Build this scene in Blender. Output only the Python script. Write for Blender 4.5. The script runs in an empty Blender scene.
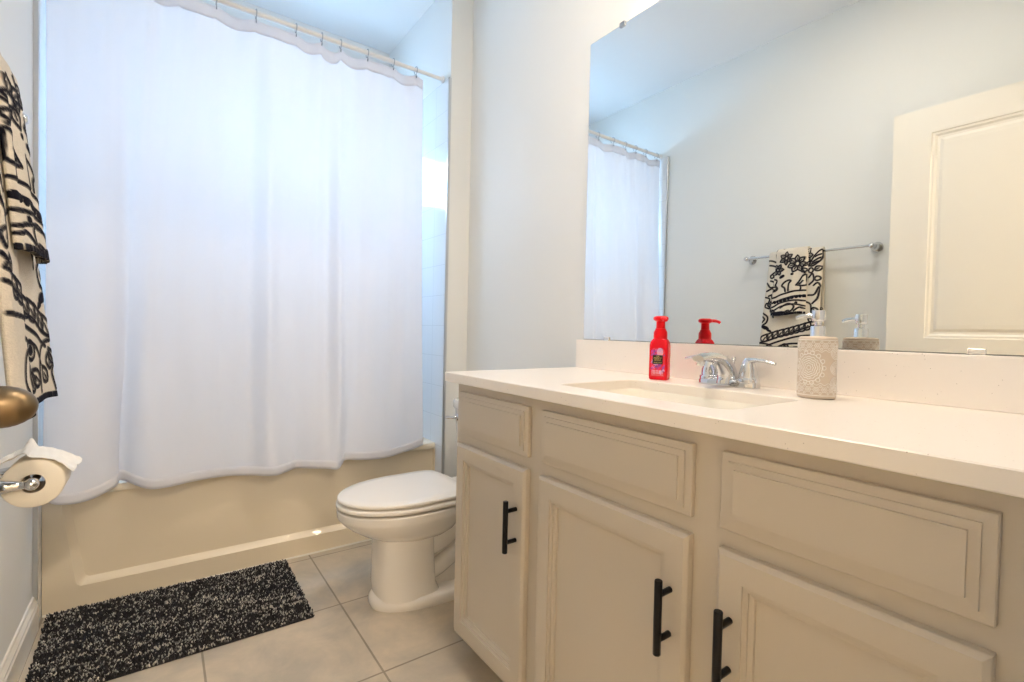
import bpy, bmesh, math, random
import numpy as np
from mathutils import Vector, Matrix
random.seed(7); rng = np.random.default_rng(7)
S = bpy.context.scene
COL = S.collection
PI = math.pi

# ------------------------------------------------------------------ camera
cam_d = bpy.data.cameras.new('camera'); cam = bpy.data.objects.new('camera', cam_d); COL.objects.link(cam)
cam_d.sensor_width = 36.0; cam_d.lens = 17.2025; cam_d.clip_start = 0.02
fw = Vector((0.58387327, 0.8115727, -0.02101779)); rt = Vector((0.8118268, -0.58349217, 0.02177447))
up = Vector((-0.00540785, 0.02977634, 0.99954196))
M = Matrix.Identity(4)
for i in range(3):
    M[i][0] = rt[i]; M[i][1] = up[i]; M[i][2] = -fw[i]
M[2][3] = 1.03
cam.matrix_world = M
S.camera = cam

# ------------------------------------------------------------------ world, exposure
w = bpy.data.worlds.new('sky'); S.world = w; w.use_nodes = True
# overcast sky: brighter towards the zenith, dim ground below the horizon
_nt = w.node_tree; _bg = _nt.nodes['Background']
_tc = _nt.nodes.new('ShaderNodeTexCoord'); _sx = _nt.nodes.new('ShaderNodeSeparateXYZ'); _mr = _nt.nodes.new('ShaderNodeMapRange')
_mr.inputs['From Min'].default_value = -0.05; _mr.inputs['From Max'].default_value = 0.85
_mr.inputs['To Min'].default_value = 9.0; _mr.inputs['To Max'].default_value = 26.0
_nt.links.new(_tc.outputs['Generated'], _sx.inputs[0]); _nt.links.new(_sx.outputs['Z'], _mr.inputs['Value'])
_bg.inputs[0].default_value = (0.46, 0.69, 1.0, 1); _nt.links.new(_mr.outputs[0], _bg.inputs[1])
S.view_settings.view_transform = 'Standard'; S.view_settings.look = 'None'
S.view_settings.gamma = 1.0; S.view_settings.use_curve_mapping = False
S.view_settings.exposure = 0.80
S.cycles.max_bounces = 14; S.cycles.diffuse_bounces = 8; S.cycles.glossy_bounces = 6; S.cycles.transparent_max_bounces = 12
S.cycles.caustics_reflective = False; S.cycles.caustics_refractive = False
BULB = 150.0       # strength of the vanity globes
HALL_FILL = 215.0       # strength of the added fill dome in the hallway
CEIL_FILL = 40.0        # strength of the added fill disc on the bathroom ceiling

# ------------------------------------------------------------------ key measures
XL, XE, XR = -0.339, 1.185, 1.308      # left wall, tiled end wall of the alcove, vanity wall
YF, YW, YT, YB = 0.06, 2.2245, 2.30, 3.06  # doorway wall, alcove face, tub front, wall behind tub
ZC = 2.786                             # ceiling
TOP = 0.8966                           # countertop

# ------------------------------------------------------------------ helpers
def tag(o, label=None, cat=None, group=None, kind=None):
    if label: o['label'] = label
    if cat: o['category'] = cat
    if group: o['group'] = group
    if kind: o['kind'] = kind
    return o

def empty(name, loc=(0, 0, 0), rz=0.0):
    o = bpy.data.objects.new(name, None); COL.objects.link(o)
    o.location = loc; o.rotation_euler = (0, 0, rz); o.empty_display_size = 0.05
    return o

def link(name, bm, mat, parent=None, smooth=False, sub=0, angle=None):
    me = bpy.data.meshes.new(name)
    bmesh.ops.recalc_face_normals(bm, faces=bm.faces)
    bm.to_mesh(me); bm.free()
    if smooth:
        me.polygons.foreach_set('use_smooth', [True] * len(me.polygons))
        if angle: me.set_sharp_from_angle(angle=math.radians(angle))
    if mat: me.materials.append(mat)
    o = bpy.data.objects.new(name, me); COL.objects.link(o)
    if parent: o.parent = parent
    if sub:
        m = o.modifiers.new('sub', 'SUBSURF'); m.levels = sub; m.render_levels = sub
    return o

def box(bm, lo, hi, bev=0.0, seg=2):
    r = bmesh.ops.create_cube(bm, size=1.0)
    vs = r['verts']
    c = [(a + b) / 2 for a, b in zip(lo, hi)]; d = [abs(b - a) for a, b in zip(lo, hi)]
    for v in vs: v.co = Vector((v.co.x * d[0] + c[0], v.co.y * d[1] + c[1], v.co.z * d[2] + c[2]))
    if bev > 0:
        es = list({e for v in vs for e in v.link_edges})
        bmesh.ops.bevel(bm, geom=es, offset=bev, segments=seg, profile=0.5, affect='EDGES')

def loft(bm, rings, cap0=True, cap1=True, closed=True):
    L = [[bm.verts.new(p) for p in r] for r in rings]
    n = len(L[0])
    for a, b in zip(L, L[1:]):
        for i in range(n if closed else n - 1):
            j = (i + 1) % n
            bm.faces.new((a[i], a[j], b[j], b[i]))
    if cap0: bm.faces.new(L[0][::-1])
    if cap1: bm.faces.new(L[-1])
    return L

def lathe(bm, prof, c=(0, 0, 0), seg=32, axis='z', cap0=True, cap1=True):
    rings = []
    for r, h in prof:
        ring = []
        for i in range(seg):
            a = 2 * PI * i / seg
            p = (r * math.cos(a), r * math.sin(a), h)
            if axis == 'x': p = (h, r * math.cos(a), r * math.sin(a))
            elif axis == 'y': p = (r * math.sin(a), h, r * math.cos(a))
            ring.append((p[0] + c[0], p[1] + c[1], p[2] + c[2]))
        rings.append(ring)
    loft(bm, rings, cap0, cap1)

def tube(bm, pts, rad, seg=14, cap=True, flat=None):
    """sweep; rad number or list; flat = (side, normal) scale"""
    pts = [Vector(p) for p in pts]; n = len(pts)
    rr = rad if isinstance(rad, (list, tuple)) else [rad] * n
    rings = []; prev = None
    for i, p in enumerate(pts):
        t = (pts[min(i + 1, n - 1)] - pts[max(i - 1, 0)]).normalized()
        if prev is None:
            ref = Vector((0, 0, 1)) if abs(t.z) < 0.9 else Vector((1, 0, 0))
            a = t.cross(ref).normalized()
        else:
            a = (prev - t * prev.dot(t)).normalized()
        prev = a; b = t.cross(a)
        r = rr[i]; ra, rb = (r if isinstance(r, (list, tuple)) else (r, r))
        rings.append([p + a * (ra * math.cos(2 * PI * k / seg)) + b * (rb * math.sin(2 * PI * k / seg)) for k in range(seg)])
    loft(bm, rings, cap, cap)

def smoothpath(pts, n):
    """Catmull-Rom through pts (any dimension)"""
    P = [np.array(p, float) for p in pts]; P = [2 * P[0] - P[1]] + P + [2 * P[-1] - P[-2]]
    out = []
    m = len(P) - 3
    for k in range(n):
        u = k / (n - 1) * m; i = min(int(u), m - 1); t = u - i
        a, b, c, d = P[i:i + 4]
        out.append(0.5 * ((2 * b) + (c - a) * t + (2 * a - 5 * b + 4 * c - d) * t * t + (3 * b - a - 3 * c + d) * t ** 3))
    return out

def superellipse(cx, cy, z, a, b, n=2.0, seg=48):
    out = []
    for i in range(seg):
        t = 2 * PI * i / seg; c, s = math.cos(t), math.sin(t)
        out.append((cx + a * math.copysign(abs(c) ** (2 / n), c), cy + b * math.copysign(abs(s) ** (2 / n), s), z))
    return out

def gridmesh(name, X, mat, parent=None, thick=0.0, colors=None, smooth=True, offset=0.0):
    """X: (nu, nv, 3) array of points"""
    nu, nv = X.shape[:2]
    me = bpy.data.meshes.new(name)
    idx = np.arange(nu * nv).reshape(nu, nv)
    q = np.stack([idx[:-1, :-1], idx[1:, :-1], idx[1:, 1:], idx[:-1, 1:]], -1).reshape(-1, 4)
    me.from_pydata(X.reshape(-1, 3).tolist(), [], q.tolist())
    if smooth: me.polygons.foreach_set('use_smooth', [True] * len(me.polygons))
    if colors is not None:
        ca = me.color_attributes.new('pattern', 'FLOAT_COLOR', 'POINT')
        c = np.ones((nu * nv, 4)); c[:, :3] = colors.reshape(-1, 3); ca.data.foreach_set('color', c.ravel())
    me.materials.append(mat)
    o = bpy.data.objects.new(name, me); COL.objects.link(o)
    if parent: o.parent = parent
    if thick:
        m = o.modifiers.new('solid', 'SOLIDIFY'); m.thickness = thick; m.offset = offset
    return o

# ------------------------------------------------------------------ materials
def mat(name, color=(.8, .8, .8), rough=0.5, metal=0.0, coat=0.0, spec=None):
    m = bpy.data.materials.new(name); m.use_nodes = True
    b = m.node_tree.nodes['Principled BSDF']
    b.inputs['Base Color'].default_value = (*color, 1); b.inputs['Roughness'].default_value = rough
    b.inputs['Metallic'].default_value = metal; b.inputs['Coat Weight'].default_value = coat
    if spec is not None: b.inputs['Specular IOR Level'].default_value = spec
    return m

def N(m, t, **kw):
    n = m.node_tree.nodes.new(t)
    for k, v in kw.items(): setattr(n, k, v)
    return n
def L(m, a, b): m.node_tree.links.new(a, b)
def bsdf(m): return m.node_tree.nodes['Principled BSDF']

def noise_bump(m, scale=200, strength=0.05, dist=0.002):
    tc = N(m, 'ShaderNodeTexCoord'); nz = N(m, 'ShaderNodeTexNoise'); bp = N(m, 'ShaderNodeBump')
    nz.inputs['Scale'].default_value = scale; nz.inputs['Detail'].default_value = 4
    bp.inputs['Strength'].default_value = strength; bp.inputs['Distance'].default_value = dist
    L(m, tc.outputs['Object'], nz.inputs['Vector']); L(m, nz.outputs['Fac'], bp.inputs['Height'])
    L(m, bp.outputs['Normal'], bsdf(m).inputs['Normal'])
    return m

def noise_color(m, c1, c2, scale=5, detail=6, lo=0.35, hi=0.65, distort=0.0):
    tc = N(m, 'ShaderNodeTexCoord'); nz = N(m, 'ShaderNodeTexNoise'); cr = N(m, 'ShaderNodeValToRGB')
    nz.inputs['Scale'].default_value = scale; nz.inputs['Detail'].default_value = detail; nz.inputs['Distortion'].default_value = distort
    cr.color_ramp.elements[0].position = lo; cr.color_ramp.elements[0].color = (*c1, 1)
    cr.color_ramp.elements[1].position = hi; cr.color_ramp.elements[1].color = (*c2, 1)
    L(m, tc.outputs['Object'], nz.inputs['Vector']); L(m, nz.outputs['Fac'], cr.inputs['Fac'])
    L(m, cr.outputs['Color'], bsdf(m).inputs['Base Color'])
    return m

def tile_mat(name, axes, tw, th, ox, oy, mortar, c1, c2, cm, rough, mottling=None, bump=0.3, coat=0.0):
    """square grid tile; axes = the two object axes used as u, v"""
    m = mat(name, c1, rough, coat=coat)
    tc = N(m, 'ShaderNodeTexCoord'); sx = N(m, 'ShaderNodeSeparateXYZ'); cb = N(m, 'ShaderNodeCombineXYZ')
    L(m, tc.outputs['Object'], sx.inputs[0])
    for k, (ax, off) in enumerate(zip(axes, (ox, oy))):
        ad = N(m, 'ShaderNodeMath', operation='SUBTRACT'); ad.inputs[1].default_value = off - 40 * (tw if k == 0 else th)
        L(m, sx.outputs[ax], ad.inputs[0]); L(m, ad.outputs[0], cb.inputs[k])
    br = N(m, 'ShaderNodeTexBrick'); br.offset = 0.0; br.squash = 1.0
    br.inputs['Scale'].default_value = 1.0; br.inputs['Brick Width'].default_value = tw; br.inputs['Row Height'].default_value = th
    br.inputs['Mortar Size'].default_value = mortar; br.inputs['Mortar Smooth'].default_value = 0.2; br.inputs['Bias'].default_value = 0.0
    br.inputs['Color1'].default_value = (*c1, 1); br.inputs['Color2'].default_value = (*c2, 1); br.inputs['Mortar'].default_value = (*cm, 1)
    L(m, cb.outputs[0], br.inputs['Vector'])
    src = br.outputs['Color']
    if mottling:
        nz = N(m, 'ShaderNodeTexNoise'); nz.inputs['Scale'].default_value = 5.0; nz.inputs['Detail'].default_value = 9; nz.inputs['Roughness'].default_value = 0.62
        nz.inputs['Distortion'].default_value = 0.35
        L(m, tc.outputs['Object'], nz.inputs['Vector'])
        cr = N(m, 'ShaderNodeValToRGB'); cr.color_ramp.elements[0].position = .36; cr.color_ramp.elements[1].position = .64
        cr.color_ramp.elements[0].color = (*mottling[0], 1); cr.color_ramp.elements[1].color = (*mottling[1], 1)
        L(m, nz.outputs['Fac'], cr.inputs['Fac'])
        mx = N(m, 'ShaderNodeMix', data_type='RGBA', blend_type='MULTIPLY'); mx.inputs['Factor'].default_value = 1.0
        L(m, src, mx.inputs['A']); L(m, cr.outputs['Color'], mx.inputs['B']); src = mx.outputs['Result']
    L(m, src, bsdf(m).inputs['Base Color'])
    bp = N(m, 'ShaderNodeBump', invert=True); bp.inputs['Strength'].default_value = bump; bp.inputs['Distance'].default_value = 0.003
    L(m, br.outputs['Fac'], bp.inputs['Height']); L(m, bp.outputs['Normal'], bsdf(m).inputs['Normal'])
    return m

def attr_mat(name, rough=0.9, fuzz=0.0):
    m = mat(name, rough=rough)
    a = N(m, 'ShaderNodeAttribute'); a.attribute_name = 'pattern'
    L(m, a.outputs['Color'], bsdf(m).inputs['Base Color'])
    if fuzz:
        noise = N(m, 'ShaderNodeTexNoise'); noise.inputs['Scale'].default_value = 420; tc = N(m, 'ShaderNodeTexCoord')
        bp = N(m, 'ShaderNodeBump'); bp.inputs['Strength'].default_value = fuzz; bp.inputs['Distance'].default_value = 0.004
        L(m, tc.outputs['Object'], noise.inputs['Vector']); L(m, noise.outputs['Fac'], bp.inputs['Height']); L(m, bp.outputs['Normal'], bsdf(m).inputs['Normal'])
        bsdf(m).inputs['Specular IOR Level'].default_value = 0.1
    return m

def emit(name, color, strength):
    m = bpy.data.materials.new(name); m.use_nodes = True; nt = m.node_tree; nt.nodes.clear()
    e = nt.nodes.new('ShaderNodeEmission'); o = nt.nodes.new('ShaderNodeOutputMaterial')
    e.inputs[0].default_value = (*color, 1); e.inputs[1].default_value = strength
    nt.links.new(e.outputs[0], o.inputs[0]); return m

M_wall = noise_bump(mat('wall_paint', (.80, .81, .79), .6), 260, .06)
M_ceil = noise_bump(mat('ceiling_paint', (.83, .84, .84), .8), 180, .1)
M_trim = mat('white_trim_paint', (.86, .82, .74), .4)
M_door = mat('door_paint', (.84, .81, .74), .38)
M_floor = tile_mat('floor_tile', (0, 1), .4375, .4355, .5495, 1.82, .0035, (.60, .525, .415), (.57, .50, .40), (.33, .285,   .22), .55,
                   mottling=((.74, .755, .77), (1.05, 1.02, .98)), bump=.5)
M_tileX = tile_mat('white_wall_tile_end', (1, 2), .156, .156, 2.36, 2.297, .0012, (.80, .83, .86), (.80, .83, .86), (.66, .69, .71), .08, bump=.4)
M_tileY = tile_mat('white_wall_tile_back', (0, 2), .156, .156, 0.40, 2.297, .0012, (.80, .83, .86), (.80, .83, .86), (.66, .69, .71), .08, bump=.4)
M_alu = mat('brushed_metal_trim', (.62, .63, .64), .3, 1.0)
M_chrome = mat('chrome', (.70, .71, .73), .05, 1.0)
M_steel = mat('dull_steel', (.45, .46, .48), .3, 1.0)
M_tub = mat('bone_acrylic', (.78, .69, .53), .3, coat=.3)
M_ceramic = mat('white_ceramic', (.83, .80, .75), .1, coat=.4)
M_seat = mat('white_plastic_seat', (.86, .83, .78), .18)
M_cab = noise_bump(mat('greige_cabinet_paint', (.565, .51, .43), .38), 300, .04)
M_black = mat('black_metal', (.012, .012, .014), .32, .6)
M_sink = mat('cream_porcelain', (.90, .87, .79), .12, coat=.4)
M_red = mat('red_plastic', (.88, .004, .012), .28, spec=.25)
bsdf(M_red).inputs['Subsurface Weight'].default_value = 0.0
M_redclear = mat('red_soap_bottle', (.82, .006, .020), .15, spec=.3)
M_mirror = mat('mirror_silver', (.93, .955, .94), .0, 1.0)
M_mback = mat('mirror_edge', (.09, .11, .10), .4)
M_brass = noise_bump(mat('aged_brass', (.21, .15, .085), .38, 1.0), 90, .02)
M_clip = mat('clear_clip', (.85, .86, .86), .15, .7)
M_paper = noise_bump(mat('tissue_paper', (.92, .86, .74), .95), 350, .15)
M_sheet = noise_bump(mat('tissue_sheet', (.93, .90, .84), .95), 350, .12)
M_card = mat('cardboard_core', (.48, .38, .27), .9)
M_bulb = emit('globe_bulb_glow', (1.0, .80, .60), BULB)
M_shade = mat('white_shade_enamel', (.85, .82, .76), .4)
M_hallfill = emit('hall_fill_glow', (1.0, .84, .68), HALL_FILL)
M_ceilfill = emit('ceiling_fill_glow', (1.0, .88, .76), CEIL_FILL)
M_hallfloor = mat('hall_carpet', (.42, .38, .32), .9)
M_beige = mat('hall_wall_paint', (.80, .77, .70), .7)
M_caulk = mat('caulk', (.80, .77, .68), .5)

# quartz countertop with fine specks
M_quartz = mat('white_quartz', (.90, .85, .79), .28)
def _quartz(m):
    tc = N(m, 'ShaderNodeTexCoord'); v = N(m, 'ShaderNodeTexVoronoi'); v.inputs['Scale'].default_value = 165
    lt = N(m, 'ShaderNodeMath', operation='LESS_THAN'); lt.inputs[1].default_value = .13
    n = N(m, 'ShaderNodeTexNoise'); n.inputs['Scale'].default_value = 55
    g = N(m, 'ShaderNodeMath', operation='GREATER_THAN'); g.inputs[1].default_value = .60
    mul = N(m, 'ShaderNodeMath', operation='MULTIPLY')
    mx = N(m, 'ShaderNodeMix', data_type='RGBA')
    mx.inputs['A'].default_value = (.90, .85, .79, 1); mx.inputs['B'].default_value = (.45, .41, .37, 1)
    L(m, tc.outputs['Object'], v.inputs['Vector']); L(m, tc.outputs['Object'], n.inputs['Vector'])
    L(m, v.outputs['Distance'], lt.inputs[0]); L(m, n.outputs['Fac'], g.inputs[0])
    L(m, lt.outputs[0], mul.inputs[0]); L(m, g.outputs[0], mul.inputs[1])
    L(m, mul.outputs[0], mx.inputs['Factor']); L(m, mx.outputs['Result'], bsdf(m).inputs['Base Color'])
_quartz(M_quartz)

# white polyester curtain: reflects and lets light through
M_curtain = bpy.data.materials.new('white_curtain_cloth'); M_curtain.use_nodes = True
def _curtain(m):
    nt = m.node_tree; nt.nodes.clear()
    d = nt.nodes.new('ShaderNodeBsdfDiffuse'); t = nt.nodes.new('ShaderNodeBsdfTranslucent'); mx = nt.nodes.new('ShaderNodeMixShader'); o = nt.nodes.new('ShaderNodeOutputMaterial')
    d.inputs[0].default_value = (.92, .91, .92, 1); t.inputs[0].default_value = (.92, .93, .96, 1); mx.inputs[0].default_value = .50
    tc = nt.nodes.new('ShaderNodeTexCoord'); wv = nt.nodes.new('ShaderNodeTexNoise'); bp = nt.nodes.new('ShaderNodeBump')
    wv.inputs['Scale'].default_value = 500; bp.inputs['Strength'].default_value = .05; bp.inputs['Distance'].default_value = .001
    nt.links.new(tc.outputs['Object'], wv.inputs['Vector']); nt.links.new(wv.outputs['Fac'], bp.inputs['Height']); nt.links.new(bp.outputs[0], d.inputs['Normal'])
    nt.links.new(d.outputs[0], mx.inputs[1]); nt.links.new(t.outputs[0], mx.inputs[2]); nt.links.new(mx.outputs[0], o.inputs[0])
_curtain(M_curtain)

# frosted window pane
M_pane = bpy.data.materials.new('frosted_glass'); M_pane.use_nodes = True
def _pane(m):
    nt = m.node_tree; nt.nodes.clear()
    a = nt.nodes.new('ShaderNodeBsdfTransparent'); b = nt.nodes.new('ShaderNodeBsdfGlossy'); mx = nt.nodes.new('ShaderNodeMixShader'); o = nt.nodes.new('ShaderNodeOutputMaterial')
    a.inputs[0].default_value = (.93, .96, .97, 1); b.inputs['Roughness'].default_value = .1; mx.inputs[0].default_value = .06
    nt.links.new(a.outputs[0], mx.inputs[1]); nt.links.new(b.outputs[0], mx.inputs[2]); nt.links.new(mx.outputs[0], o.inputs[0])
_pane(M_pane)

# ================================================================== SETTING
def struct(name, bm, m, label, cat, parent=None):
    o = link(name, bm, m, parent)
    if not parent: tag(o, label, cat, kind='structure')
    return o

bm = bmesh.new(); box(bm, (XL - .12, -3.6, -.08), (XR + .12, YB + .12, 0.0))
struct('floor', bm, M_floor, 'beige stone-look square tile floor with grey grout', 'floor')
bm = bmesh.new(); box(bm, (XL - .12, -.0, ZC), (XR + .12, YB + .12, ZC + .08))
struct('ceiling', bm, M_ceil, 'plain white painted ceiling over the whole bathroom', 'ceiling')
bm = bmesh.new(); box(bm, (XL - .12, YF, 0), (XL, YB + .12, ZC))
struct('wall_left', bm, M_wall, 'pale painted wall carrying the towel bar and toilet paper', 'wall')
bm = bmesh.new(); box(bm, (XR, -.06, 0), (XR + .12, YB + .12, ZC))
struct('wall_right', bm, M_wall, 'pale painted wall behind the vanity, mirror and toilet', 'wall')
# wing wall at the end of the tub
bm = bmesh.new(); box(bm, (XE, YW, 0), (XR, YB, ZC))
struct('wall_alcove', bm, M_wall, 'narrow cream wing wall closing the end of the tub alcove', 'wall')
# wall behind the tub with a high window opening
WX0, WX1, WZ0, WZ1 = -.06, .95, 1.84, 2.24
bm = bmesh.new()
box(bm, (XL, YB, 0), (WX0, YB + .12, ZC)); box(bm, (WX1, YB, 0), (XR, YB + .12, ZC))
box(bm, (WX0, YB, 0), (WX1, YB + .12, WZ0)); box(bm, (WX0, YB, WZ1), (WX1, YB + .12, ZC))
struct('wall_back', bm, M_wall, 'wall behind the bathtub with a high window', 'wall')
wd = empty('window_1', ((WX0 + WX1) / 2, YB + .06, WZ0)); tag(wd, 'high wide window over the bathtub behind the curtain', 'window', kind='structure')
bm = bmesh.new(); cx = (WX0 + WX1) / 2
hw = (WX1 - WX0) / 2; hh = WZ1 - WZ0
for lo, hi in (((-hw, -.03, 0), (hw, .03, .035)), ((-hw, -.03, hh - .035), (hw, .03, hh)), ((-hw, -.03, .035), (-hw + .035, .03, hh - .035)), ((hw - .035, -.03, .035), (hw, .03, hh - .035))):
    box(bm, lo, hi, .003, 1)
link('window_frame', bm, M_trim, wd)
bm = bmesh.new(); box(bm, (-hw + .035, -.003, .035), (hw - .035, .003, hh - .035)); link('pane', bm, M_pane, wd)
# portal so the sky is sampled through the window
la = bpy.data.lights.new('window_portal', 'AREA'); la.shape = 'RECTANGLE'; la.size = WX1 - WX0; la.size_y = WZ1 - WZ0; la.cycles.is_portal = True
lo_ = bpy.data.objects.new('window_portal', la); COL.objects.link(lo_); lo_.location = (cx, YB + .10, (WZ0 + WZ1) / 2); lo_.rotation_euler = (-PI / 2, 0, 0)

# doorway wall (the photographer stands in the doorway) and the hall behind
DX0, DX1, DH = -.235, .56, 2.09
bm = bmesh.new()
box(bm, (XL - .12, -.06, 0), (DX0, YF, ZC)); box(bm, (DX1, -.06, 0), (XR, YF, ZC)); box(bm, (DX0, -.06, DH), (DX1, YF, ZC))
struct('wall_front', bm, M_wall, 'wall with the doorway opposite the bathtub', 'wall')
bm = bmesh.new()
box(bm, (XL - .12, -3.6, 0), (XL - .0, -.06, ZC)); box(bm, (XR, -3.6, 0), (XR + .12, -.06, ZC)); box(bm, (XL - .12, -3.7, 0), (XR + .12, -3.6, ZC))
struct('wall_hall', bm, M_beige, 'cream hallway walls outside the bathroom doorway', 'wall')
bm = bmesh.new(); box(bm, (XL - .12, -3.7, ZC), (XR + .12, 0, ZC + .08))
struct('ceiling_hall', bm, M_ceil, 'white ceiling of the hallway outside the doorway', 'ceiling')

# tile surround (three faces, each its own slab)
TZ = 2.297
bm = bmesh.new(); box(bm, (XE - .010, YW + .003, 0), (XE + .001, YB - .001, TZ))
struct('wall_tile_end', bm, M_tileX, 'white square wall tile beside the curtain, right end of tub', 'tile')
bm = bmesh.new(); box(bm, (XL - .001, YW + .003, 0), (XL + .010, YB - .001, TZ))
struct('wall_tile_left', bm, M_tileX, 'white square wall tile at the left end of the tub', 'tile')
bm = bmesh.new()
box(bm, (XL + .010, YB - .010, 0), (XE - .010, YB + .001, WZ0)); box(bm, (XL + .010, YB - .010, WZ0), (WX0, YB + .001, TZ)); box(bm, (WX1, YB - .010, WZ0), (XE - .010, YB + .001, TZ)); box(bm, (WX0, YB - .010, WZ1), (WX1, YB + .001, TZ))
struct('wall_tile_back', bm, M_tileY, 'white square wall tile behind the tub around the window', 'tile')
bm = bmesh.new(); box(bm, (XE - .013, YW - .004, 0.0), (XE + .003, YW + .003, TZ + .003), .001, 1)
struct('trim_1', bm, M_alu, 'thin metal edge strip where the tile meets the wing wall', 'trim')
bm = bmesh.new(); box(bm, (XL - .001, YW - .006, 0.10), (XL + .013, YW + .003, TZ + .003), .001, 1)
struct('trim_2', bm, M_alu, 'thin metal edge strip of the tile on the left wall', 'trim')

# baseboards: profiled strips
def baseboard(name, p0, p1, nrm, label):
    prof = [(0, 0), (.015, 0), (.015, .080), (.012, .086), (.012, .092), (.006, .104), (.0045, .112), (0, .114)]
    p0, p1, nrm = Vector(p0), Vector(p1), Vector(nrm)
    bm = bmesh.new()
    loft(bm, [[p + nrm * a + Vector((0, 0, h)) for a, h in prof] for p in (p0, p1)])
    struct(name, bm, M_trim, label, 'baseboard')
baseboard('baseboard_left', (XL, YF, 0), (XL, YW - .006, 0), (1, 0, 0), 'white moulded baseboard along the towel wall beside the rug')
baseboard('baseboard_right', (XR, 1.37, 0), (XR, YW - .001, 0), (-1, 0, 0), 'white baseboard on the wall behind the toilet')
baseboard('baseboard_alcove', (XE + .004, YW, 0), (XR - .016, YW, 0), (0, -1, 0), 'short white baseboard on the wing wall beside the toilet')

# open door
dr = empty('door_1', (-.209, .47, .012)); tag(dr, 'cream two-panel door standing open beside the towels, seen in the mirror', 'door', kind='structure')
def door_leaf():
    bm = bmesh.new()
    y0, y1, z0, z1, th = -.375, .385, 0, 2.068, .035
    # panels measured inside the leaf
    pan = [(-.235, .243, 1.025, 1.950), (-.235, .243, .20, .90)]
    # flat faces around panels built as strips on the room side (x=0), solid back
    box(bm, (-th, y0, z0), (-.012, y1, z1))
    ys = [y0, pan[0][0], pan[0][1], y1]; zs = [z0, pan[1][2], pan[1][3], pan[0][2], pan[0][3], z1]
    for i in range(3):
        for j in range(5):
            if i == 1 and j in (1, 3): continue
            bm_v = [bm.verts.new((0, ys[a], zs[b])) for a, b in ((i, j), (i + 1, j), (i + 1, j + 1), (i, j + 1))]
            bm.faces.new(bm_v)
    # edges of the front skin
    for a, b in (((y0, z0), (y1, z0)), ((y1, z0), (y1, z1)), ((y1, z1), (y0, z1)), ((y0, z1), (y0, z0))):
        bm.faces.new([bm.verts.new(p) for p in ((0, *a), (0, *b), (-.012, *b), (-.012, *a))])
    # sunken moulding of each panel
    for (a, b, c, d) in pan:
        prof = [(0, 0), (.004, -.004), (.012, -.0045), (.020, -.010), (.030, -.011), (.042, -.006), (.060, -.005)]
        rings = [[(x, a + i, c + i), (x, b - i, c + i), (x, b - i, d - i), (x, a + i, d - i)] for i, x in prof]
        loft(bm, rings, False, True)
    return bm
link('door_leaf', door_leaf(), M_door, dr)
KZ = .917
kn = bmesh.new()
lathe(kn, [(.0, 0), (.030, .0), (.032, .003), (.030, .008), (.016, .011), (.012, .016), (.012, .026)], (0, .33, KZ), 32, 'x')
rings = []
for k in range(15):
    t = PI * k / 14; rr = .0245 * max(math.sin(t), .02); xx = .072 - .032 * math.cos(t) - .012
    rings.append([(xx, .33 + rr * 1.0 * math.cos(2 * PI * i / 32), KZ + rr * math.sin(2 * PI * i / 32)) for i in range(32)])
loft(kn, rings)
k_o = link('door_knob', kn, M_brass, dr, True, angle=40); k_o['label'] = 'aged brass egg-shaped knob'
# casing round the doorway
bm = bmesh.new()
for lo, hi in (((DX0 - .06, YF, 0), (DX0, YF + .012, DH + .06)), ((DX0, YF, DH), (DX1, YF + .012, DH + .06))): box(bm, lo, hi, .003, 1)
struct('trim_3', bm, M_trim, 'white casing around the doorway', 'trim')

# ================================================================== BATHTUB
tub = empty('bathtub', ((XL + XE) / 2, YT, 0)); tag(tub, 'bone coloured alcove bathtub with sunken front panel below the curtain', 'bathtub')
tx0, tx1 = XL + .011 - (XL + XE) / 2, XE - .011 - (XL + XE) / 2
TH = .436
def tub_shell():
    bm = bmesh.new(); y1 = YB - .011 - YT
    # outer walls and rim, then basin
    seg = 12
    def rr(x0, x1, ya, yb, z, r):
        pts = []
        for cxx, cyy, a0 in ((x1 - r, yb - r, 0), (x0 + r, yb - r, 90), (x0 + r, ya + r, 180), (x1 - r, ya + r, 270)):
            for k in range(seg):
                a = math.radians(a0 + 90 * k / (seg - 1)); pts.append((cxx + r * math.cos(a), cyy + r * math.sin(a), z))
        return pts
    rings = [rr(tx0, tx1, .0222, y1, .0, .004), rr(tx0, tx1, .0222, y1, TH - .030, .004), rr(tx0, tx1, .0, y1, TH - .028, .004), rr(tx0, tx1, 0, y1, TH - .012, .004), rr(tx0, tx1, .003, y1, TH - .003, .006), rr(tx0, tx1, .012, y1, TH, .008),
             rr(tx0 + .06, tx1 - .06, .085, y1 - .06, TH, .14), rr(tx0 + .075, tx1 - .075, .10, y1 - .075, TH - .02, .13), rr(tx0 + .10, tx1 - .17, .13, y1 - .10, .14, .12), rr(tx0 + .16, tx1 - .24, .18, y1 - .15, .09, .10)]
    loft(bm, rings, True, True)
    return bm
link('tub_shell', tub_shell(), M_tub, tub, True, angle=35)
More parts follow.
